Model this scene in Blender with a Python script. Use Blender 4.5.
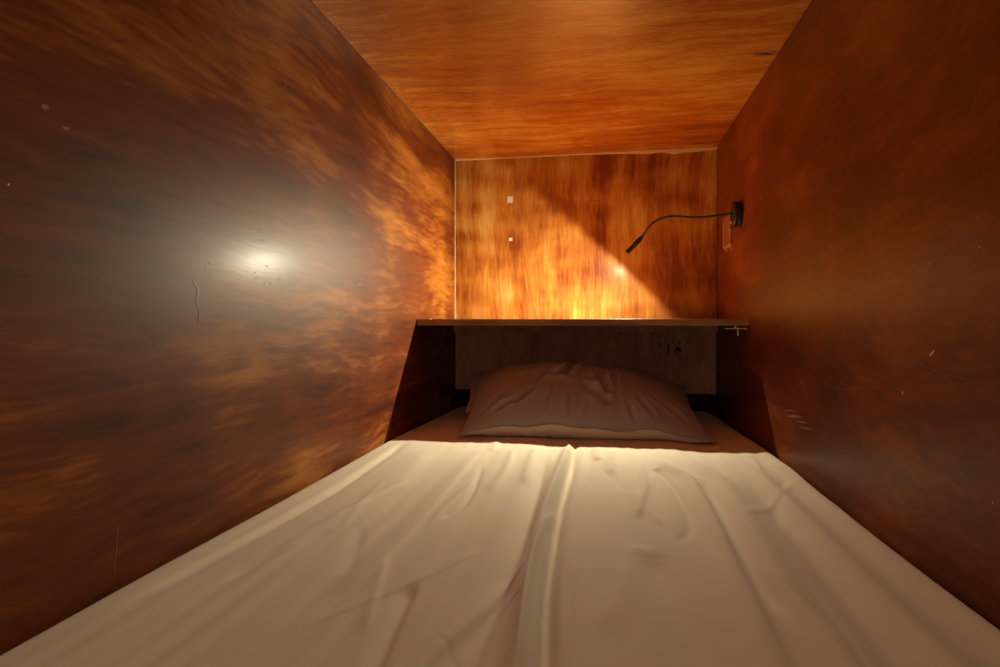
import bpy, bmesh, math, random
import numpy as np
from mathutils import Vector, Matrix
from mathutils.noise import noise, fractal

for o in list(bpy.data.objects):
    bpy.data.objects.remove(o)
S = bpy.context.scene
C = S.collection

# ---------------------------------------------------------------- camera, world, exposure
cam = bpy.data.cameras.new('camera')
cam.sensor_width = 36.0
cam.lens = 36.0 * 0.600
cam.shift_y = -0.0105
cam.clip_start = 0.01
co = bpy.data.objects.new('camera', cam)
C.objects.link(co)
co.location = (0, 0, 0.486)
co.rotation_euler = (math.radians(90), 0, math.atan(103 / 600))
S.camera = co

W = bpy.data.worlds.new('world')
S.world = W
W.use_nodes = True
W.node_tree.nodes['Background'].inputs[0].default_value = (1.0, 0.70, 0.48, 1)
W.node_tree.nodes['Background'].inputs[1].default_value = 0.14
S.view_settings.view_transform = 'Standard'
S.view_settings.look = 'None'
S.view_settings.gamma = 1
S.view_settings.use_curve_mapping = False
S.view_settings.exposure = 1.8

XL, XR, YB, ZC, ZM = -0.525, 0.376, 2.10, 1.0725, 0.20
LAMP_TIP = Vector((0.070, 1.815, 0.694))
LAMP_DIR = Vector((-0.69, 0.035, -0.72)).normalized()
LAMP_W = 11.5
LAMP_WASH = 1.9
LAMP_COL = (1.0, 0.92, 0.68)

# ---------------------------------------------------------------- materials
def nt(name):
    m = bpy.data.materials.new(name)
    m.use_nodes = True
    return m, m.node_tree, m.node_tree.nodes['Principled BSDF']

def simple(name, col, rough=0.5, metal=0.0, spec=0.5, bump=0.0, scale=200):
    m, t, b = nt(name)
    b.inputs['Base Color'].default_value = (*col, 1)
    b.inputs['Roughness'].default_value = rough
    b.inputs['Metallic'].default_value = metal
    b.inputs['Specular IOR Level'].default_value = spec
    tc = t.nodes.new('ShaderNodeTexCoord')
    n = t.nodes.new('ShaderNodeTexNoise')
    n.inputs['Scale'].default_value = scale
    t.links.new(tc.outputs['Object'], n.inputs['Vector'])
    mx = t.nodes.new('ShaderNodeMix')
    mx.data_type = 'RGBA'
    mx.inputs[6].default_value = (*[c * 0.8 for c in col], 1)
    mx.inputs[7].default_value = (*[min(1, c * 1.15) for c in col], 1)
    t.links.new(n.outputs['Fac'], mx.inputs[0])
    t.links.new(mx.outputs[2], b.inputs['Base Color'])
    if bump:
        bp = t.nodes.new('ShaderNodeBump')
        bp.inputs['Strength'].default_value = bump
        bp.inputs['Distance'].default_value = 0.001
        t.links.new(n.outputs['Fac'], bp.inputs['Height'])
        t.links.new(bp.outputs[0], b.inputs['Normal'])
    return m

def stained_wood(name, grain, cols, rough=0.46, spec=0.22, coat=0.07, band=None, seed=0.0, warp=0.25, blotch=1.0, wa=0.55, wb=0.40, contrast=1.0, bumps=0.06):
    """lacquered stained plywood. grain: mapping scale (small along the grain); cols: dark, mid, light."""
    m, t, b = nt(name)
    N, Lk = t.nodes, t.links
    tc = N.new('ShaderNodeTexCoord')
    off = N.new('ShaderNodeVectorMath'); off.operation = 'ADD'
    off.inputs[1].default_value = (seed, seed * 0.7, seed * 1.3)
    Lk.new(tc.outputs['Object'], off.inputs[0])
    # warp so that the streaks curl like brushed stain
    wn = N.new('ShaderNodeTexNoise'); wn.inputs['Scale'].default_value = 2.2; wn.inputs['Detail'].default_value = 2
    Lk.new(off.outputs[0], wn.inputs['Vector'])
    sb = N.new('ShaderNodeVectorMath'); sb.operation = 'SUBTRACT'; sb.inputs[1].default_value = (0.5, 0.5, 0.5)
    Lk.new(wn.outputs['Color'], sb.inputs[0])
    sc = N.new('ShaderNodeVectorMath'); sc.operation = 'SCALE'; sc.inputs[3].default_value = warp
    Lk.new(sb.outputs[0], sc.inputs[0])
    ad = N.new('ShaderNodeVectorMath'); ad.operation = 'ADD'
    Lk.new(off.outputs[0], ad.inputs[0]); Lk.new(sc.outputs[0], ad.inputs[1])
    def stretched(scale, noise_scale, detail, rough_):
        mp = N.new('ShaderNodeMapping'); mp.inputs['Scale'].default_value = scale
        Lk.new(ad.outputs[0], mp.inputs['Vector'])
        n = N.new('ShaderNodeTexNoise')
        n.inputs['Scale'].default_value = noise_scale
        n.inputs['Detail'].default_value = detail
        n.inputs['Roughness'].default_value = rough_
        Lk.new(mp.outputs[0], n.inputs['Vector'])
        return n.outputs['Fac']
    a = stretched(grain, 4.0, 6, 0.62)          # broad streaks
    f = stretched(grain, 30.0, 4, 0.6)          # fine streaks
    w = stretched((1, 1, 1), 3.0 * blotch, 3, 0.5)     # blotches
    def math_(op, x, y, clamp=False):
        k = N.new('ShaderNodeMath'); k.operation = op; k.use_clamp = clamp
        for i, v in enumerate((x, y)):
            if isinstance(v, (int, float)): k.inputs[i].default_value = v
            else: Lk.new(v, k.inputs[i])
        return k.outputs[0]
    s = math_('ADD', math_('MULTIPLY', a, wa), math_('MULTIPLY', w, wb))
    s = math_('ADD', s, math_('MULTIPLY', f, 0.27))
    if band:
        g = stretched(band, 5.0, 2, 0.5)
        s = math_('ADD', s, math_('MULTIPLY', math_('SUBTRACT', g, 0.5), 0.25))
    s = math_('SUBTRACT', s, 0.61)
    s = math_('MULTIPLY', s, 3.0 * contrast)
    s = math_('ADD', s, 0.5, True)
    r = N.new('ShaderNodeValToRGB')
    e = r.color_ramp.elements
    e[0].position = 0.0; e[0].color = (*cols[0], 1)
    e[1].position = 1.0; e[1].color = (*cols[2], 1)
    mid = e.new(0.5); mid.color = (*cols[1], 1)
    Lk.new(s, r.inputs[0])
    Lk.new(r.outputs[0], b.inputs['Base Color'])
    # gloss varies with wear
    rr = N.new('ShaderNodeMapRange'); rr.inputs[3].default_value = rough - 0.05; rr.inputs[4].default_value = rough + 0.08
    Lk.new(a, rr.inputs[0]); Lk.new(rr.outputs[0], b.inputs['Roughness'])
    b.inputs['Specular IOR Level'].default_value = spec
    b.inputs['Specular Tint'].default_value = (1.0, 0.86, 0.58, 1)   # amber varnish
    b.inputs['Coat Weight'].default_value = coat
    b.inputs['Coat Roughness'].default_value = 0.22
    bp = N.new('ShaderNodeBump'); bp.inputs['Strength'].default_value = bumps; bp.inputs['Distance'].default_value = 0.0015
    Lk.new(math_('ADD', f, math_('MULTIPLY', a, 0.8)), bp.inputs['Height'])
    Lk.new(bp.outputs[0], b.inputs['Normal'])
    Lk.new(bp.outputs[0], b.inputs['Coat Normal'])
    return m

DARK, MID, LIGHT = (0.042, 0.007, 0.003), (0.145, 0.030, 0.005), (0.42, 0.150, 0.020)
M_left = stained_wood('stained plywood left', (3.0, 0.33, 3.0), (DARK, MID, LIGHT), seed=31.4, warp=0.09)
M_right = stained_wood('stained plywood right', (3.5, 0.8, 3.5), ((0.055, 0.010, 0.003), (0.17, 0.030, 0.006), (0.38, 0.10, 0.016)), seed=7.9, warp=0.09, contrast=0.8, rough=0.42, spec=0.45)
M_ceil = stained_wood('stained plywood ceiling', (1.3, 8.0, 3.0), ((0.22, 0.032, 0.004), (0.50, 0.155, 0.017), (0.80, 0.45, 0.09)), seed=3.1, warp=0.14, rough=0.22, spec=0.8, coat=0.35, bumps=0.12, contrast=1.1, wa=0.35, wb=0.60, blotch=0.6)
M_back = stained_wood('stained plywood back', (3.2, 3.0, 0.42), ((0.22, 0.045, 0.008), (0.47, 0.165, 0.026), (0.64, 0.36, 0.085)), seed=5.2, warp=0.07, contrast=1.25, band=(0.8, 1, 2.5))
M_shelf = stained_wood('stained shelf board', (0.8, 4, 6), ((0.15, 0.06, 0.022), (0.36, 0.17, 0.065), (0.55, 0.30, 0.13)), seed=2.0, warp=0.05, rough=0.5, coat=0.05)
M_panel = stained_wood('dull brown board', (4, 2, 1.0), ((0.38, 0.20, 0.14), (0.60, 0.345, 0.25), (0.76, 0.48, 0.36)), seed=9.0, warp=0.08, rough=0.6, coat=0.0, spec=0.25)
M_pale = simple('bare pale chip', (0.80, 0.68, 0.52), 0.8, scale=400)
M_hole = simple('dark pit', (0.09, 0.035, 0.016), 0.5)
M_scuff = simple('faint scuff', (0.26, 0.115, 0.058), 0.7, scale=600)
M_seam = simple('dry seam edge', (0.72, 0.46, 0.22), 0.8, scale=300, bump=0.3)
M_dark = simple('dark seam', (0.03, 0.010, 0.005), 0.8)
M_black = simple('black painted metal', (0.015, 0.014, 0.014), 0.38, 0.0, 0.6)
M_rubber = simple('black gooseneck coating', (0.02, 0.017, 0.016), 0.5)
M_steel = simple('dull steel', (0.55, 0.48, 0.40), 0.4, 0.9)
M_wht = simple('pale painted metal', (0.75, 0.66, 0.50), 0.5)
M_foam = simple('mattress ticking', (0.45, 0.38, 0.30), 0.9)

def fabric(name, col, weave=900, rough=0.9, var=0.9):
    m, t, b = nt(name)
    N, Lk = t.nodes, t.links
    tc = N.new('ShaderNodeTexCoord')
    n = N.new('ShaderNodeTexNoise'); n.inputs['Scale'].default_value = 9; n.inputs['Detail'].default_value = 5
    Lk.new(tc.outputs['Object'], n.inputs['Vector'])
    wv = N.new('ShaderNodeTexNoise'); wv.inputs['Scale'].default_value = weave; wv.inputs['Detail'].default_value = 1
    Lk.new(tc.outputs['Object'], wv.inputs['Vector'])
    mx = N.new('ShaderNodeMix'); mx.data_type = 'RGBA'
    mx.inputs[6].default_value = (*[c * var for c in col], 1)
    mx.inputs[7].default_value = (*col, 1)
    Lk.new(n.outputs['Fac'], mx.inputs[0])
    Lk.new(mx.outputs[2], b.inputs['Base Color'])
    b.inputs['Roughness'].default_value = rough
    b.inputs['Specular IOR Level'].default_value = 0.15
    b.inputs['Sheen Weight'].default_value = 0.15
    bp = N.new('ShaderNodeBump'); bp.inputs['Strength'].default_value = 0.25; bp.inputs['Distance'].default_value = 0.0006
    Lk.new(wv.outputs['Fac'], bp.inputs['Height'])
    Lk.new(bp.outputs[0], b.inputs['Normal'])
    return m
M_sheet = fabric('cream cotton sheet', (0.74, 0.64, 0.47))
M_pillow = fabric('mauve brown cotton', (0.37, 0.305, 0.30), var=0.85)
M_lining_bounce = fabric('paler cotton edge and bounced light', (0.74, 0.56, 0.48), var=0.85)  # pale lining of the flap; on the underside it paints in bounced light

# ---------------------------------------------------------------- helpers
def link(name, me, mat=None, parent=None, smooth=False, kind=None):
    o = bpy.data.objects.new(name, me)
    C.objects.link(o)
    mats = mat if isinstance(mat, (list, tuple)) else ([mat] if mat else [])
    for m in mats: me.materials.append(m)
    if smooth:
        for p in me.polygons: p.use_smooth = True
    if parent: o.parent = parent
    if kind: o['kind'] = kind
    return o

def from_bm(name, bm, mat=None, parent=None, smooth=False, kind=None):
    me = bpy.data.meshes.new(name)
    bm.normal_update()
    bm.to_mesh(me); bm.free()
    return link(name, me, mat, parent, smooth, kind)

def box(bm, lo, hi, mi=0, bevel=0.0, seg=2):
    lo, hi = Vector(lo), Vector(hi)
    r = bmesh.ops.create_cube(bm, size=1)
    vs = r['verts']
    for v in vs:
        v.co = Vector(((lo[i] + hi[i]) / 2 + v.co[i] * (hi[i] - lo[i]) for i in range(3)))
    fs = {f for v in vs for f in v.link_faces}
    if bevel:
        es = {e for v in vs for e in v.link_edges}
        r2 = bmesh.ops.bevel(bm, geom=list(es), offset=bevel, segments=seg, affect='EDGES', profile=0.6)
        fs = set(r2['faces']) | {f for f in fs if f.is_valid}
    for f in fs:
        if f.is_valid: f.material_index = mi

def tube(bm, pts, rad, seg=12, mi=0, caps=True):
    pts = [Vector(p) for p in pts]
    n = len(pts)
    rads = rad if isinstance(rad, (list, tuple)) else [rad] * n
    rings = []
    up = Vector((0.13, 0.97, 0.2)).normalized()
    for i, p in enumerate(pts):
        d = (pts[min(i + 1, n - 1)] - pts[max(i - 1, 0)]).normalized()
        u = up - d * up.dot(d)
        if u.length < 1e-4: u = Vector((1, 0, 0)) - d * d.x
        u.normalize(); v = d.cross(u); up = u
        rings.append([bm.verts.new(p + (u * math.cos(a) + v * math.sin(a)) * rads[i]) for a in [2 * math.pi * k / seg for k in range(seg)]])
    for i in range(n - 1):
        for k in range(seg):
            f = bm.faces.new((rings[i][k], rings[i][(k + 1) % seg], rings[i + 1][(k + 1) % seg], rings[i + 1][k]))
            f.material_index = mi
    if caps:
        bm.faces.new(rings[0][::-1]).material_index = mi
        bm.faces.new(rings[-1]).material_index = mi

def smooth_path(pts, n):
    """Catmull-Rom through the points"""
    P = [Vector(p) for p in pts]
    P = [P[0] * 2 - P[1]] + P + [P[-1] * 2 - P[-2]]
    out = []
    segs = len(P) - 3
    for i in range(n + 1):
        t = i / n * segs
        k = min(int(t), segs - 1); u = t - k
        a, b, c, d = P[k:k + 4]
        out.append(0.5 * ((2 * b) + (c - a) * u + (2 * a - 5 * b + 4 * c - d) * u * u + (3 * b - a - 3 * c + d) * u ** 3))
    return out

def mark(bm, plane, pts, width, mi, lift=0.00035, nrm=1):
    """a worn line or chip lying in the surface of a board: plane = (axis, value, inward sign)"""
    ax, val, sg = plane
    others = [i for i in range(3) if i != ax]
    P = [Vector((p[0], p[1])) for p in pts]
    L, R = [], []
    for i, p in enumerate(P):
        d = (P[min(i + 1, len(P) - 1)] - P[max(i - 1, 0)]).normalized()
        w = width[i] if isinstance(width, (list, tuple)) else width
        q = Vector((-d.y, d.x)) * w / 2
        for lst, s in ((L, 1), (R, -1)):
            c = [0, 0, 0]; c[ax] = val + sg * lift
            c[others[0]] = (p + q * s).x; c[others[1]] = (p + q * s).y
            lst.append(bm.verts.new(c))
    for i in range(len(P) - 1):
        f = bm.faces.new((L[i], L[i + 1], R[i + 1], R[i])); f.material_index = mi

def blob(bm, plane, c, rx, ry, mi, lift=0.00035, n=9, seed=0, ang=0):
    ax, val, sg = plane
    others = [i for i in range(3) if i != ax]
    rnd = random.Random(seed)
    vs = []
    for k in range(n):
        a = 2 * math.pi * k / n; j = rnd.uniform(0.75, 1.2)
        x, y = rx * math.cos(a) * j, ry * math.sin(a) * j
        x, y = x * math.cos(ang) - y * math.sin(ang), x * math.sin(ang) + y * math.cos(ang)
        p = [0, 0, 0]; p[ax] = val + sg * lift; p[others[0]] = c[0] + x; p[others[1]] = c[1] + y
        vs.append(bm.verts.new(p))
    bm.faces.new(vs).material_index = mi

def thing(name, label, cat, loc=(0, 0, 0)):
    o = bpy.data.objects.new(name, None)
    o.empty_display_size = 0.05
    C.objects.link(o); o.location = loc
    o['label'] = label; o['category'] = cat
    return o

def tag(o, label, cat):
    o['label'] = label; o['category'] = cat
    return o

def part(name, bm, mat, parent, smooth=False):
    """mesh built in world coordinates, re-based on its parent's origin"""
    o = from_bm(name, bm, mat, parent, smooth)
    o.data.transform(Matrix.Translation(-parent.location))
    return o

# ---------------------------------------------------------------- the sleeping box
Y0 = -0.02
LW, RW, BW, CL = (0, XL, 1), (0, XR, -1), (1, YB, -1), (2, ZC, -1)

bm = bmesh.new()
box(bm, (XL - 0.05, Y0, -0.04), (XR + 0.05, YB + 0.05, 0.0))
from_bm('floor', bm, M_panel, kind='structure')

bm = bmesh.new()
box(bm, (XL - 0.018, Y0, 0.0), (XL, YB + 0.03, ZC + 0.001))
blob(bm, LW, (0.491, 0.692), 0.0045, 0.0028, 2, seed=1)
blob(bm, LW, (0.513, 0.679), 0.0035, 0.0022, 2, seed=2)
blob(bm, LW, (0.455, 0.610), 0.0010, 0.0012, 1, seed=3)
blob(bm, LW, (0.930, 0.883), 0.0015, 0.004, 2, seed=4)
blob(bm, LW, (0.861, 0.633), 0.0028, 0.0022, 3, seed=5)
blob(bm, LW, (0.861, 0.616), 0.0020, 0.0018, 3, seed=6)
mark(bm, LW, [(0.578, 0.262), (0.576, 0.240), (0.573, 0.212)], [0.0004, 0.0010, 0.0004], 2)
mark(bm, LW, [(0.700, 0.542), (0.712, 0.530), (0.708, 0.515), (0.714, 0.500), (0.710, 0.486)], [0.002, 0.005, 0.003, 0.002, 0.001], 3)
rnd = random.Random(4)
for k in range(26):
    y = rnd.uniform(0.70, 1.30); z = 0.560 + (y - 1.0) * 0.02 + rnd.gauss(0, 0.008)
    blob(bm, LW, (y, z), rnd.uniform(0.001, 0.007), rnd.uniform(0.0006, 0.0016), 3, seed=20 + k, ang=rnd.uniform(-0.4, 0.2))
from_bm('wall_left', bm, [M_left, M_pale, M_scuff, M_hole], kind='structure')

bm = bmesh.new()
box(bm, (XR, Y0, 0.0), (XR + 0.018, YB + 0.03, ZC + 0.001))
mark(bm, RW, [(0.765, 0.4545), (0.775, 0.4475)], 0.0024, 1)
blob(bm, RW, (0.839, 0.397), 0.0022, 0.0024, 1, seed=8)
mark(bm, RW, [(0.925, 0.449), (0.86, 0.440), (0.80, 0.437), (0.754, 0.430), (0.70, 0.427), (0.65, 0.423)], [0.0004, 0.0012, 0.0014, 0.0012, 0.0008, 0.0004], 2)
mark(bm, RW, [(1.10, 0.449), (1.00, 0.448), (0.93, 0.447)], [0.0003, 0.0012, 0.0003], 2)
mark(bm, RW, [(0.90, 0.417), (0.86, 0.413), (0.82, 0.412)], [0.0003, 0.001, 0.0003], 2)
for k, (y, z) in enumerate([(1.35, 0.302), (1.33, 0.292), (1.31, 0.297), (1.25, 0.283), (1.28, 0.290)]):
    mark(bm, RW, [(y, z), (y - 0.045, z + 0.006), (y - 0.09, z + 0.010)], [0.0006, 0.0028, 0.0006], 2)
mark(bm, RW, [(1.15, 0.385), (1.05, 0.380), (0.98, 0.384)], [0.0003, 0.0012, 0.0003], 2)
mark(bm, RW, [(1.05, 0.300), (0.97, 0.285), (0.90, 0.280)], [0.0003, 0.0015, 0.0003], 2)
for k, (y, z, a) in enumerate([(0.681, 0.563, .0012), (0.775, 0.555, .0011), (1.061, 0.61, .0008), (1.2, 0.48, .0010), (0.66, 0.31, .0014), (0.67, 0.20, .001), (0.72, 0.47, .0008), (1.5, 0.41, .001), (0.9, 0.70, .0008)]):
    blob(bm, RW, (y, z), a, a, 1 if k in (0, 1, 4) else 2, seed=40 + k)
mark(bm, RW, [(0.95, 0.522), (0.935, 0.514)], 0.0012, 3)
mark(bm, RW, [(0.70, 0.70), (0.68, 0.72)], 0.002, 2)
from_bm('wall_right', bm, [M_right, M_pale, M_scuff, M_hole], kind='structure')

bm = bmesh.new()
box(bm, (XL + 0.0012, YB, 0.49), (XR - 0.0012, YB + 0.015, ZC - 0.001), bevel=0.0008, seg=1)
box(bm, (XL - 0.015, YB + 0.016, 0.0), (XR + 0.015, YB + 0.03, ZC), mi=3)
box(bm, (-0.334, YB - 0.0010, 0.9115), (-0.314, YB + 0.001, 0.9345), mi=1)
box(bm, (-0.328, YB - 0.0010, 0.7765), (-0.316, YB + 0.001, 0.7875), mi=1)
mark(bm, BW, [(-0.04, 0.907), (-0.008, 0.908)], 0.0018, 3)
from_bm('wall_back', bm, [M_back, M_pale, M_scuff, M_dark], kind='structure')

# dull board that closes the recess below the shelf; it stops short of the mattress
bm = bmesh.new()
box(bm, (XL + 0.003, YB - 0.006, 0.248), (XR - 0.003, YB + 0.012, 0.4785), bevel=0.001, seg=1)
P2 = (1, YB - 0.006, -1)
rnd = random.Random(11)
for k in range(22):
    x = rnd.gauss(0.20, 0.028); z = rnd.uniform(0.37, 0.465)
    blob(bm, P2, (x, z), rnd.uniform(0.0015, 0.005), rnd.uniform(0.004, 0.016), 1, seed=60 + k, n=14)
for k in range(9):
    blob(bm, P2, (rnd.gauss(0.255, 0.012), rnd.gauss(0.385, 0.02)), 0.005, rnd.uniform(0.004, 0.010), 1, seed=90 + k, n=14)
for x, z in ((0.02, 0.440), (-0.06, 0.452), (0.06, 0.452)):
    blob(bm, P2, (x, z), 0.004, 0.006, 1, seed=int(x * 100) + 30, n=12)
from_bm('wall_recess', bm, [M_panel, simple('brown stain', (0.30, 0.185, 0.13), 0.8)], kind='structure')

bm = bmesh.new()
box(bm, (XL - 0.018, Y0, ZC), (XR + 0.018, YB + 0.03, ZC + 0.018))
blob(bm, CL, (0.348, 1.383), 0.022, 0.010, 1, seed=5)
mark(bm, CL, [(0.335, 1.378), (0.36, 1.392)], [0.002, 0.006], 2)
rnd = random.Random(8)
for k in range(22):
    blob(bm, CL, (XL + 0.006 + abs(rnd.gauss(0, 0.012)), rnd.uniform(1.0, 2.08)), rnd.uniform(0.0006, 0.0014), rnd.uniform(0.001, 0.003), 2, seed=90 + k)
from_bm('ceiling', bm, [M_ceil, M_scuff, M_pale], kind='structure')

# thin splintered board edge along the top of the back wall
def ragged_strip(name, pa, pb, hfun, depth, mat, axis_in):
    bm = bmesh.new()
    n = 160
    pa, pb = Vector(pa), Vector(pb)
    prof = []
    for i in range(n + 1):
        t = i / n
        p = pa.lerp(pb, t)
        h = hfun(t)
        a = bm.verts.new(p)
        b = bm.verts.new(p + Vector((0, 0, -h)))
        c = bm.verts.new(p + axis_in * depth * (0.7 + 0.3 * noise(Vector((t * 30, 2, 0)))) + Vector((0, 0, -h * 0.9)))
        d = bm.verts.new(p + axis_in * depth)
        prof.append((a, b, c, d))
    for i in range(n):
        q, r = prof[i], prof[i + 1]
        for k in range(4):
            bm.faces.new((q[k], r[k], r[(k + 1) % 4], q[(k + 1) % 4]))
    bm.faces.new(prof[0]); bm.faces.new(prof[-1][::-1])
    bmesh.ops.recalc_face_normals(bm, faces=bm.faces)
    return from_bm(name, bm, mat, kind='structure')
def h_top(t):
    base = 0.0045 + 0.0015 * noise(Vector((t * 9, 0, 0)))
    lump = 0.011 * math.exp(-((t - 0.88) / 0.10) ** 2) + 0.006 * math.exp(-((t - 0.72) / 0.08) ** 2)
    return max(0.002, base + lump * (0.75 + 0.5 * noise(Vector((t * 22, 5, 0)))))
ragged_strip('trim_1', (XL, YB + 0.001, ZC + 0.0005), (XR, YB + 0.001, ZC + 0.0005), h_top, 0.004, M_seam, Vector((0, -1, 0)))
# dried lacquer beads in the two upright corners and along the ceiling corners
for i, (p, q, r_) in enumerate([((XL, YB, 0.50), (XL, YB, ZC), 0.0022), ((XR, YB, 0.50), (XR, YB, ZC), 0.0016),
                                ((XL, 0.02, ZC), (XL, YB, ZC), 0.0014), ((XR, 0.02, ZC), (XR, YB, ZC), 0.0012)]):
    bm = bmesh.new()
    p, q = Vector(p), Vector(q)
    pts = [p.lerp(q, k / 60) for k in range(61)]
    tube(bm, pts, [r_ * (0.8 + 0.7 * abs(noise(Vector((k * 0.3, i * 3, 0))))) for k in range(61)], seg=8)
    from_bm('trim_%d' % (i + 2), bm, [M_seam if i in (0,) else M_dark], smooth=True, kind='structure')

# ---------------------------------------------------------------- shelf
sh = thing('shelf', 'dark brown wooden shelf board spanning the niche above the pillow', 'shelf', (-0.07, 1.875, 0.479))
bm = bmesh.new()
box(bm, (XL + 0.0005, 1.650, 0.479), (XR - 0.0005, YB - 0.0005, 0.497), bevel=0.0012, seg=2)
part('shelf_board', bm, M_shelf, sh)
for x, y in ((0.27, 1.665), (-0.50, 1.70)):   # screw heads proud of the top
    bm = bmesh.new()
    tube(bm, [(x, y, 0.4965), (x, y, 0.4985), (x, y, 0.4990)], [0.0035, 0.0035, 0.0022], seg=14)
    box(bm, (x - 0.0025, y - 0.0004, 0.4988), (x + 0.0025, y + 0.0004, 0.4993))
    part('screw_head', bm, M_steel, sh, True)
bm = bmesh.new()   # batten that carries the shelf, in the shade beneath it
box(bm, (XL + 0.003, 2.060, 0.455), (XR - 0.003, 2.0935, 0.4788), bevel=0.001, seg=1)
part('batten', bm, M_panel, sh)

# small bracket under the right end
bk = thing('shelf_bracket', 'small pale metal bracket with a screw under the right end of the shelf', 'bracket', (0.352, 1.650, 0.470))
bm = bmesh.new()
box(bm, (0.315, 1.6435, 0.4700), (0.3700, 1.6560, 0.4722), bevel=0.0005, seg=1)
box(bm, (0.3385, 1.6455, 0.4720), (0.3425, 1.6540, 0.4789), bevel=0.0004, seg=1)
part('plate', bm, M_wht, bk)
bm = bmesh.new()
pts = [(0.347, 1.649, z) for z in (0.4735, 0.4700, 0.4692, 0.4600, 0.4535, 0.4520)]
tube(bm, pts, [0.0036, 0.0036, 0.0019, 0.0019, 0.0024, 0.0010], seg=12)
part('screw', bm, M_wht, bk, True)

# ---------------------------------------------------------------- mattress and sheet
MX0, MX1, MY0, MY1 = XL + 0.012, XR - 0.012, 0.03, 2.070
bm = bmesh.new()
box(bm, (MX0, MY0, 0.001), (MX1, MY1, 0.178), bevel=0.022, seg=4)
mt = from_bm('mattress', bm, M_foam, smooth=True)
tag(mt, 'foam mattress filling the wooden box under the cream sheet', 'mattress')

FOLDS = [  # points on the bed (x, y), height, width left, width right
    ([(-0.076, 1.42), (-0.078, 1.296), (-0.085, 0.971), (-0.084, 0.791), (-0.082, 0.666), (-0.070, 0.497), (-0.06, 0.25)], 0.0085, 0.013, 0.007),
    ([(-0.066, 1.40), (-0.066, 1.22), (-0.069, 0.974), (-0.067, 0.856), (-0.062, 0.669), (-0.050, 0.499), (-0.035, 0.25)], -0.0120, 0.005, 0.012),
    ([(-0.064, 0.98), (-0.080, 0.80), (-0.078, 0.62), (-0.066, 0.45)], 0.0030, 0.003, 0.003),
    ([(-0.122, 1.34), (-0.112, 1.024), (-0.106, 0.786), (-0.108, 0.66), (-0.112, 0.50), (-0.115, 0.35)], -0.0075, 0.018, 0.010),
    ([(-0.085, 0.70), (-0.109, 0.633), (-0.129, 0.554), (-0.15, 0.46), (-0.16, 0.30)], 0.0026, 0.012, 0.005),
    ([(-0.150, 0.530), (-0.126, 0.503), (-0.109, 0.487)], -0.0005, 0.003, 0.004),
    ([(-0.205, 0.64), (-0.195, 0.54), (-0.18, 0.42)], -0.003, 0.010, 0.006),
    ([(0.110, 1.34), (0.125, 1.22), (0.157, 1.129), (0.157, 0.911), (0.15, 0.703), (0.146, 0.592), (0.14, 0.4)], 0.0050, 0.020, 0.010),
    ([(0.150, 1.38), (0.186, 1.216), (0.208, 1.097), (0.199, 0.819), (0.192, 0.668), (0.201, 0.547), (0.21, 0.4)], 0.0046, 0.012, 0.022),
    ([(0.178, 1.15), (0.180, 0.95), (0.172, 0.75), (0.174, 0.6)], -0.0040, 0.012, 0.010),
    ([(0.338, 1.26), (0.346, 1.12), (0.354, 0.97), (0.366, 0.83)], -0.0050, 0.004, 0.003),
    ([(0.352, 1.433), (0.345, 1.155), (0.342, 0.921), (0.342, 0.711), (0.345, 0.55), (0.35, 0.3)], 0.0070, 0.018, 0.010),
    ([(0.100, 1.21), (0.107, 1.179), (0.121, 1.076), (0.126, 0.96), (0.118, 0.861), (0.098, 0.801)], -0.0026, 0.008, 0.006),
    ([(-0.269, 1.36), (-0.266, 1.063), (-0.262, 0.839), (-0.265, 0.689), (-0.278, 0.581)], 0.0022, 0.020, 0.008),
    ([(-0.240, 1.20), (-0.215, 0.947), (-0.233, 0.844)], -0.0022, 0.006, 0.005),
    ([(-0.200, 1.36), (-0.185, 1.15), (-0.190, 0.98)], 0.0022, 0.012, 0.006),
    ([(-0.150, 1.38), (-0.145, 1.20), (-0.135, 1.05)], 0.0030, 0.012, 0.006),
    ([(-0.40, 1.36), (-0.37, 1.10), (-0.38, 0.85), (-0.40, 0.6)], 0.0020, 0.035, 0.020),
    ([(-0.300, 0.767), (-0.25, 0.759), (-0.211, 0.766), (-0.132, 0.769)], -0.00015, 0.003, 0.003),
    ([(-0.059, 0.75), (0.02, 0.744), (0.060, 0.751), (0.114, 0.748)], -0.00015, 0.003, 0.003),
    ([(-0.100, 0.560), (-0.097, 0.575), (-0.091, 0.594), (-0.080, 0.608)], -0.0007, 0.0025, 0.0035),
    ([(0.076, 1.284), (0.075, 1.10), (0.060, 0.98), (0.053, 0.893)], 0.0022, 0.010, 0.005),
    ([(-0.003, 0.549), (0.03, 0.70), (0.044, 0.80)], 0.0018, 0.020, 0.012),
    ([(0.05, 0.78), (0.07, 0.66), (0.075, 0.5), (0.07, 0.35)], -0.0030, 0.020, 0.020),
    ([(0.262, 1.23), (0.255, 0.885), (0.250, 0.695), (0.248, 0.52), (0.25, 0.35)], -0.0038, 0.016, 0.018),
    ([(0.290, 1.32), (0.290, 1.0), (0.285, 0.7), (0.29, 0.4)], 0.0040, 0.016, 0.016),
    ([(0.02, 1.38), (0.015, 1.26), (0.02, 1.14)], 0.0028, 0.014, 0.008),
    ([(-0.02, 1.38), (-0.01, 1.25)], 0.0030, 0.010, 0.010),
    ([(-0.25, 1.42), (-0.24, 1.30)], 0.0018, 0.010, 0.010),
    ([(-0.085, 1.46), (-0.078, 1.40), (-0.070, 1.35)], 0.0025, 0.005, 0.005),
    ([(-0.055, 1.46), (-0.062, 1.40), (-0.070, 1.35)], -0.0020, 0.005, 0.005),
    ([(-0.470, 1.43), (-0.462, 1.20), (-0.458, 0.95), (-0.468, 0.70), (-0.48, 0.50)], -0.0038, 0.008, 0.014),
]
_r = random.Random(21)
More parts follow.
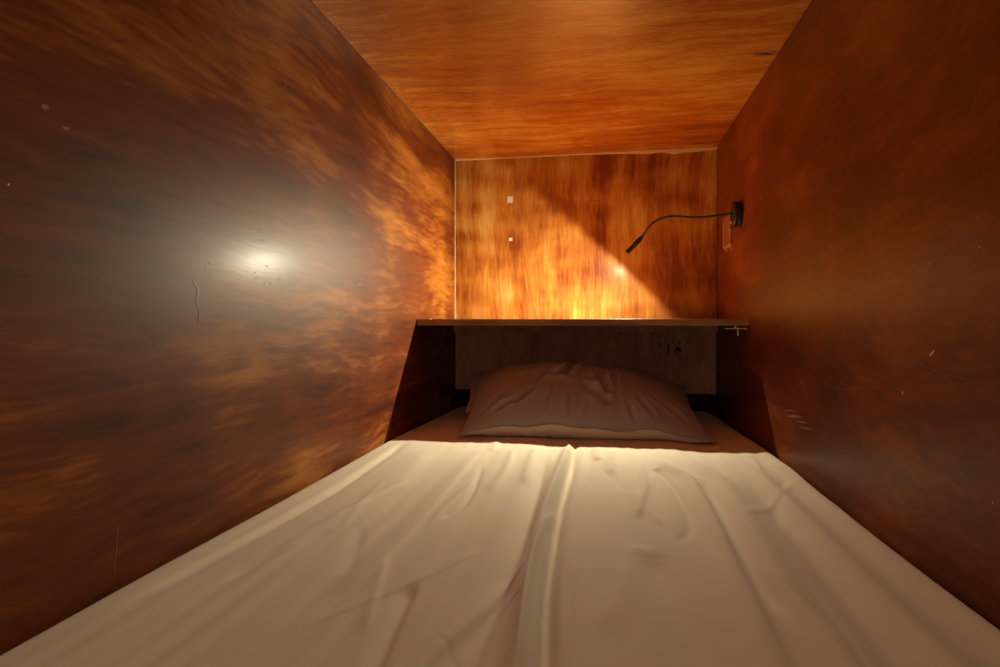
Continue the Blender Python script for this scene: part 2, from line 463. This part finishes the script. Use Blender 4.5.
for _k in range(30):
    _x, _y = _r.uniform(-0.48, 0.34), _r.uniform(0.40, 1.36)
    _l = _r.uniform(0.14, 0.35); _a = _r.gauss(0, 0.25)
    FOLDS.append(([(_x, _y), (_x + _l * 0.5 * _a + _r.gauss(0, 0.004), _y - _l * 0.5), (_x + _l * _a, _y - _l)],
                  _r.choice((-1, 1)) * _r.uniform(0.0005, 0.0013), _r.uniform(0.005, 0.012), _r.uniform(0.003, 0.007)))
def resample(pts, n):
    return [(p.x, p.y) for p in smooth_path([(a, b, 0) for a, b in pts], n)]
def fold_height(X, Y):
    H = np.zeros_like(X)
    for pts, h, wl, wr in FOLDS:
        pl = np.array(resample(pts, max(8, 4 * len(pts))))
        best = np.full(X.shape, 1e9); side = np.zeros_like(X); along = np.zeros_like(X)
        n = len(pl) - 1
        x0, x1 = pl[:, 0].min() - 0.1, pl[:, 0].max() + 0.1
        y0, y1 = pl[:, 1].min() - 0.1, pl[:, 1].max() + 0.1
        msk = (X > x0) & (X < x1) & (Y > y0) & (Y < y1)
        xs, ys = X[msk], Y[msk]
        b = np.full(xs.shape, 1e9); sd = np.zeros_like(xs); al = np.zeros_like(xs)
        for i in range(n):
            a, c = pl[i], pl[i + 1]
            d = c - a; L2 = max(1e-12, d @ d)
            t = np.clip(((xs - a[0]) * d[0] + (ys - a[1]) * d[1]) / L2, 0, 1)
            dx, dy = xs - (a[0] + t * d[0]), ys - (a[1] + t * d[1])
            dd = dx * dx + dy * dy
            up = dd < b
            b[up] = dd[up]
            sd[up] = (d[0] * dy - d[1] * dx)[up]     # >0: left of travel
            al[up] = ((i + t) / n)[up]
        dist = np.sqrt(b)
        # most folds are listed from the pillow towards the foot: travel is -Y, so left of travel is +X
        wid = np.where(sd > 0, wr, wl)
        fade = np.clip(al / 0.18, 0, 1) * np.clip((1 - al) / 0.18, 0, 1)
        fade = fade * fade * (3 - 2 * fade)
        H[msk] += 1.9 * h * fade * np.exp(-(dist / wid) ** 2)
    return H

NX, NY = 380, 640
SX0, SX1, SY0, SY1 = XL + 0.0025, XR - 0.0025, 0.012, 2.088
# parameter grid, with the border hanging down the sides
DROP = 0.08
xs = np.linspace(SX0, SX1, NX); ys = np.linspace(SY0, SY1, NY)
X, Y = np.meshgrid(xs, ys, indexing='ij')
H = fold_height(X, Y)
lowf = np.zeros_like(X)
# gentle unevenness: sum of a few sines
rs = np.random.RandomState(3)
for k in range(26):
    fx, fy = rs.uniform(6, 60), rs.uniform(0.5, 9)
    lowf += np.sin(X * fx + rs.uniform(0, 6)) * np.sin(Y * fy + rs.uniform(0, 6) + X * rs.uniform(-6, 6)) * 0.0085 / fx
H += lowf
# long tension lines all over, fading under the pillow
ten = np.zeros_like(X)
for k in range(14):
    fx = rs.uniform(90, 240)
    ten += np.sin(X * fx + 3 * np.sin(Y * rs.uniform(1, 4) + rs.uniform(0, 6)) + rs.uniform(0, 6)) * np.clip(np.sin(Y * rs.uniform(2, 6) + X * rs.uniform(-8, 8) + rs.uniform(0, 6)), 0, 1) * 0.00022
H += ten
# mattress shoulders: round off to the side walls, stronger at the back corners
def shoulder(d, r, depth):
    u = np.clip(1 - d / r, 0, 1)
    return depth * (1 - np.sqrt(np.clip(1 - u * u, 0, 1)))
back = np.clip((Y - 1.45) / 0.6, 0, 1)
H -= shoulder(X - SX0, 0.020 + 0.05 * back, 0.012 + 0.020 * back)
H -= shoulder(SX1 - X, 0.022 + 0.05 * back, 0.016 + 0.020 * back)
H -= shoulder(SY1 - Y, 0.060, 0.055)
H -= shoulder(Y - SY0, 0.030, 0.03)
Z = np.maximum(ZM + H, 0.1795 * 0 + 0.1805 * (((X > MX0 + 0.02) & (X < MX1 - 0.02) & (Y < MY1 - 0.02) & (Y > MY0 + 0.02)) * 1.0))
def bed_z(x, y):
    i = min(NX - 1, max(0, int(round((x - SX0) / (SX1 - SX0) * (NX - 1)))))
    j = min(NY - 1, max(0, int(round((y - SY0) / (SY1 - SY0) * (NY - 1)))))
    return float(Z[i, j])
verts = np.stack([X.ravel(), Y.ravel(), Z.ravel()], 1).tolist()
faces = []
for i in range(NX - 1):
    for j in range(NY - 1):
        a = i * NY + j
        faces.append((a, a + NY, a + NY + 1, a + 1))
# skirt
border = [(i, 0) for i in range(NX)] + [(NX - 1, j) for j in range(1, NY)] + [(i, NY - 1) for i in range(NX - 2, -1, -1)] + [(0, j) for j in range(NY - 2, 0, -1)]
base = len(verts)
for (i, j) in border:
    x, y, z = verts[i * NY + j]
    verts.append((x, y, z - DROP))
nb = len(border)
for k in range(nb):
    a = border[k][0] * NY + border[k][1]; b_ = border[(k + 1) % nb]; b2 = b_[0] * NY + b_[1]
    faces.append((b2, a, base + k, base + (k + 1) % nb))
me = bpy.data.meshes.new('bed_sheet')
me.from_pydata(verts, [], faces)
me.update()
st = link('bed_sheet', me, M_sheet, smooth=True)
tag(st, 'cream cotton sheet with long wrinkles stretched over the mattress', 'sheet')

# ---------------------------------------------------------------- pillow
def build_pillow():
    root = thing('pillow', 'plump mauve brown pillow lying under the shelf at the head of the bed', 'pillow', (-0.06, 1.68, ZM))
    FL, FR = Vector((-0.352, 1.438, ZM + 0.010)), Vector((0.262, 1.470, ZM + 0.008))
    BL, BR = Vector((-0.400, 1.860, ZM + 0.128)), Vector((0.250, 1.900, ZM + 0.095))
    n, m = 130, 100
    rs = random.Random(2)
    def seam(u, v):   # u,v in 0..1, bilinear with edges drawn in and sagging
        p = (FL * (1 - u) + FR * u) * (1 - v) + (BL * (1 - u) + BR * u) * v
        bu, bv = 4 * u * (1 - u), 4 * v * (1 - v)
        p = p.copy()
        p.y += 0.020 * bu * (1 - v) - 0.03 * bu * v
        p.x += 0.022 * bv * (1 - u) - 0.022 * bv * u
        # front seam rises off the sheet between the corners, in uneven waves
        w = math.sin(u * 17 + 1) * 0.0035 + math.sin(u * 33 + 2) * 0.002
        p.z += (0.024 * min(1, bu * 1.5) * (1.25 - 0.65 * u) + w * min(1, bu * 3)) * (1 - v) ** 2
        return p
    K = 1.7
    creases = [  # (u0,v0,u1,v1,depth,width) on the top
        (0.44, 0.36, 0.47, 0.62, 0.010, 0.020), (0.47, 0.62, 0.50, 0.78, 0.004, 0.02),
        (0.47, 0.50, 0.40, 0.34, 0.009, 0.016), (0.40, 0.34, 0.33, 0.38, 0.005, 0.016),
        (0.52, 0.34, 0.60, 0.18, -0.006, 0.018), (0.60, 0.46, 0.58, 0.16, 0.008, 0.020),
        (0.66, 0.44, 0.62, 0.22, 0.006, 0.014), (0.22, 0.10, 0.30, 0.26, 0.005, 0.014),
        (0.12, 0.06, 0.26, 0.16, 0.005, 0.012), (0.06, 0.05, 0.22, 0.30, 0.006, 0.018),
        (0.94, 0.06, 0.80, 0.26, 0.006, 0.020), (0.96, 0.12, 0.86, 0.40, 0.005, 0.016),
        (0.36, 0.04, 0.38, 0.22, 0.004, 0.010), (0.44, 0.03, 0.45, 0.20, 0.005, 0.010),
        (0.50, 0.03, 0.52, 0.16, 0.004, 0.010), (0.70, 0.03, 0.69, 0.16, 0.004, 0.012),
        (0.04, 0.92, 0.18, 0.74, 0.007, 0.022), (0.95, 0.92, 0.82, 0.72, 0.006, 0.022),
        (0.78, 0.03, 0.75, 0.22, 0.004, 0.012), (0.30, 0.30, 0.36, 0.46, 0.005, 0.015),
    ]
    def cr(u, v):
        u, v = u + 0.035 * noise(Vector((u * 6, v * 6, 3))), v + 0.05 * noise(Vector((u * 5, v * 5, 8)))
        h = 0
        for (a, b, c, d, dep, w) in creases:
            dx, dy = (c - a), (d - b)
            t = max(0, min(1, ((u - a) * dx + (v - b) * dy) / (dx * dx + dy * dy)))
            q = math.hypot((u - a - t * dx), (v - b - t * dy) * 0.75)
            f = math.sin(math.pi * min(1, max(0, t * 0.8 + 0.1)))
            h -= K * dep * f * math.exp(-(q / w) ** 2)
            h += K * dep * 0.6 * f * math.exp(-((q - 1.6 * w) / w) ** 2)
        return h
    def prof(u, v):
        a = max(0.0, 1 - abs(2 * u - 1) ** 2.3); b = max(0.0, 1 - abs(2 * v - 1) ** 2.0)
        return (a ** 0.62) * (b ** 0.72)
    def top(u, v):
        p = seam(u, v); k = prof(u, v)
        hgt = 0.100 * k * (1.08 - 0.22 * u)
        p.z += hgt + cr(u, v) * min(1, k * 2.2) + 0.003 * noise(Vector((u * 9, v * 7, 1))) * k
        # front bulges slightly over the seam
        p.y -= 0.006 * k * (1 - v) ** 2
        return p
    def bot(u, v):
        p = seam(u, v); k = prof(u, v)
        z = p.z - 0.11 * (k ** 0.8) + 0.002 * noise(Vector((u * 40, v * 8, 4))) * k
        z = max(z, bed_z(p.x, p.y) + 0.0015)
        p.z = min(p.z, z)
        if v < 0.12: p.z = max(bed_z(p.x, p.y) + 0.0015, p.z + math.sin(math.pi * v / 0.12) * k * 0.010 * math.sin(u * 70 + 3 * math.sin(u * 19)))
        p.y += 0.010 * math.sin(math.pi * min(1, v * 6)) if v < 1 / 6 else 0
        return p
    for nm, fn, mat in (('pillowcase_top', top, M_pillow), ('pillowcase_underside', bot, M_lining_bounce)):  # underside's paler colour has the bounce from the lit sheet painted in
        bm = bmesh.new()
        grid = [[bm.verts.new(fn(i / n, j / m)) for j in range(m + 1)] for i in range(n + 1)]
        for i in range(n):
            for j in range(m):
                q = (grid[i][j], grid[i + 1][j], grid[i + 1][j + 1], grid[i][j + 1])
                bm.faces.new(q if fn is top else q[::-1])
        o = part(nm, bm, mat, root, True)
        if fn is bot: o['label'] = 'underside of the pillowcase, bounced light painted into its paler colour'
    # stitched edge all round
    ring = [seam(i / 60, 0) for i in range(60)] + [seam(1, i / 40) for i in range(40)] + [seam(1 - i / 60, 1) for i in range(60)] + [seam(0, 1 - i / 40) for i in range(41)]
    bm = bmesh.new()
    tube(bm, ring, [0.0022 + 0.0006 * math.sin(i * 1.7) for i in range(len(ring))], seg=8)
    part('seam', bm, M_pillow, root, True)
    # open end of the case: a loose flap standing out at the left
    bm = bmesh.new()
    rows = []
    for i in range(41):
        v = 0.30 + 0.70 * i / 40
        p = seam(0, v)
        wv = 0.004 * math.sin(i * 0.55)
        row = []
        for k in range(7):
            s = k / 6
            row.append(bm.verts.new(p + Vector((0.012 * (1 - s) - 0.016 * s, wv * s - 0.016 * s * v, 0.006 + 0.004 * (1 - s) - 0.008 * s))))
        rows.append(row)
    for i in range(40):
        for k in range(6):
            bm.faces.new((rows[i][k], rows[i][k + 1], rows[i + 1][k + 1], rows[i + 1][k]))
    bmesh.ops.solidify(bm, geom=bm.faces[:], thickness=0.0012)
    bmesh.ops.recalc_face_normals(bm, faces=bm.faces)
    o = part('case_flap', bm, M_lining_bounce, root, True)
    o['label'] = 'paler turned edge of the pillowcase opening'
build_pillow()

# ---------------------------------------------------------------- gooseneck lamp
def build_lamp():
    root = thing('reading_lamp', 'black gooseneck reading lamp mounted on the right wall, shining down', 'lamp', (XR, 1.75, 0.787))
    # round base: turned profile with a groove
    bm = bmesh.new()
    c = Vector((XR, 1.750, 0.787))
    prof = [(0.0005, 0.0), (0.0005, 0.0345), (0.0095, 0.0355), (0.0105, 0.0345), (0.0115, 0.0355), (0.0200, 0.0355), (0.0225, 0.0340), (0.0232, 0.0310), (0.0232, 0.0)]
    rings = []
    seg = 40
    for x, r in prof:
        rings.append([bm.verts.new(c + Vector((-x, math.cos(2 * math.pi * k / seg) * r, math.sin(2 * math.pi * k / seg) * r))) for k in range(seg)] if r else [bm.verts.new(c + Vector((-x, 0, 0)))])
    for i in range(len(prof) - 1):
        A, B = rings[i], rings[i + 1]
        for k in range(seg):
            if len(A) == 1: bm.faces.new((A[0], B[k], B[(k + 1) % seg]))
            elif len(B) == 1: bm.faces.new((A[(k + 1) % seg], A[k], B[0]))
            else: bm.faces.new((A[k], A[(k + 1) % seg], B[(k + 1) % seg], B[k]))
    bmesh.ops.recalc_face_normals(bm, faces=bm.faces)
    base = part('base', bm, M_black, root)
    bm = bmesh.new()   # small push switch and collar on the face
    tube(bm, [(XR - 0.0225, 1.750, 0.766), (XR - 0.0262, 1.750, 0.766), (XR - 0.027, 1.750, 0.766)], [0.005, 0.005, 0.0035], seg=20)
    part('switch', bm, M_steel, root, True)['label'] = 'small metal push switch'
    head_top = LAMP_TIP - LAMP_DIR * 0.058
    neck = smooth_path([(XR - 0.022, 1.750, 0.789), (0.330, 1.752, 0.788), (0.285, 1.758, 0.784), (0.245, 1.764, 0.785),
                        (0.205, 1.772, 0.790), (0.170, 1.780, 0.788), (0.138, 1.789, 0.772), tuple(head_top - LAMP_DIR * 0.006), tuple(head_top + LAMP_DIR * 0.004)], 160)
    bm = bmesh.new()
    tube(bm, neck, [0.0034 + 0.00025 * math.sin(i * 1.9) for i in range(len(neck))], seg=12)
    tube(bm, [(XR - 0.021, 1.750, 0.789), (XR - 0.026, 1.750, 0.789), (XR - 0.034, 1.7505, 0.789)], [0.0065, 0.0060, 0.0035], seg=16)
    part('gooseneck', bm, M_rubber, root, True)
    # head: hollow tube, stepped collar at the back
    bm = bmesh.new()
    T, D = LAMP_TIP, LAMP_DIR
    u = D.orthogonal().normalized(); w = D.cross(u)
    pr = [(-0.064, 0.0), (-0.064, 0.0038), (-0.060, 0.0048), (-0.056, 0.0066), (-0.053, 0.0070), (-0.030, 0.0070), (-0.0295, 0.0067), (-0.0285, 0.0067), (-0.028, 0.0070), (-0.0012, 0.0070), (0.0, 0.0066), (0.0, 0.0058), (-0.003, 0.0056), (-0.003, 0.0)]
    seg = 28
    rings = [[bm.verts.new(T + D * x + (u * math.cos(2 * math.pi * k / seg) + w * math.sin(2 * math.pi * k / seg)) * r) for k in range(seg)] if r else [bm.verts.new(T + D * x)] for x, r in pr]
    for i in range(len(pr) - 1):
        A, B = rings[i], rings[i + 1]
        for k in range(seg):
            if len(A) == 1: bm.faces.new((A[0], B[k], B[(k + 1) % seg]))
            elif len(B) == 1: bm.faces.new((A[(k + 1) % seg], A[k], B[0]))
            else: bm.faces.new((A[k], A[(k + 1) % seg], B[(k + 1) % seg], B[k]))
    bmesh.ops.recalc_face_normals(bm, faces=bm.faces)
    head = part('lamp_head', bm, M_black, root, False)
    # lit lens, just proud of the rim
    m, t, b = nt('lit led lens')
    b.inputs['Base Color'].default_value = (0.9, 0.85, 0.7, 1)
    b.inputs['Emission Color'].default_value = (1.0, 0.93, 0.72, 1)
    b.inputs['Emission Strength'].default_value = 12
    bm = bmesh.new()
    tube(bm, [T - D * 0.0028, T - D * 0.0003, T + D * 0.0018, T + D * 0.0034, T + D * 0.0040], [0.0055, 0.0055, 0.0050, 0.0034, 0.0015], seg=20)
    o = part('lens', bm, m, head, True)
    o.data.transform(Matrix.Translation(root.location)); o.data.transform(Matrix.Translation(-root.location))
    # the LED: a broad beam plus a weaker, even wash cut off by the rim
    for nm, watts, ang, blend, aim in (('lamp_beam', LAMP_W, 176, 1.0, Vector((-0.70, -0.20, -0.68))), ('lamp_wash', LAMP_WASH, 179, 0.12, D)):
        ld = bpy.data.lights.new(nm, 'SPOT')
        ld.energy = watts
        ld.color = LAMP_COL
        ld.spot_size = math.radians(ang)
        ld.spot_blend = blend
        ld.shadow_soft_size = 0.004
        lo = bpy.data.objects.new(nm, ld)
        C.objects.link(lo)
        lo.parent = root
        lo.location = T + D * 0.007 - root.location
        lo.rotation_euler = aim.to_track_quat('-Z', 'Y').to_euler()
build_lamp()

# torn old fitting behind the lamp
pt = thing('mounting_plate', 'worn tan wooden mounting plate with splintered edges behind the lamp base', 'plate', (XR, 1.90, 0.76))
bm = bmesh.new()
box(bm, (XR - 0.004, 1.868, 0.722), (XR - 0.0004, 1.975, 0.812), bevel=0.001, seg=1)
part('board', bm, simple('worn plate wood', (0.30, 0.11, 0.035), 0.6, scale=120, bump=0.4), pt)
bm = bmesh.new()
box(bm, (XR - 0.0058, 1.866, 0.735), (XR - 0.0005, 1.872, 0.800), bevel=0.0006, seg=1)
box(bm, (XR - 0.0052, 1.968, 0.720), (XR - 0.0005, 1.977, 0.802), bevel=0.0006, seg=1)
rnd = random.Random(6)
for k in range(12):
    y = 1.865 + k * 0.0095 + rnd.uniform(-0.002, 0.002); z1 = 0.722 - rnd.uniform(0.004, 0.030)
    bm2 = [bm.verts.new(v) for v in ((XR - 0.003, y - 0.004, 0.724), (XR - 0.003, y + 0.004, 0.724), (XR - 0.0005, y + rnd.uniform(-0.002, 0.002), z1), (XR - 0.0055, y, 0.723))]
    bm.faces.new((bm2[0], bm2[3], bm2[2])); bm.faces.new((bm2[3], bm2[1], bm2[2])); bm.faces.new((bm2[0], bm2[1], bm2[3]))
part('splintered_edge', bm, simple('bare splinter wood', (0.45, 0.22, 0.09), 0.8, scale=250, bump=0.4), pt)
bm = bmesh.new()
for y, z in ((1.875, 0.772), (1.860, 0.762)):
    tube(bm, [(XR - 0.004, y, z), (XR - 0.008, y, z), (XR - 0.009, y, z)], [0.004, 0.004, 0.0025], seg=14)
part('screw', bm, M_steel, pt, True)
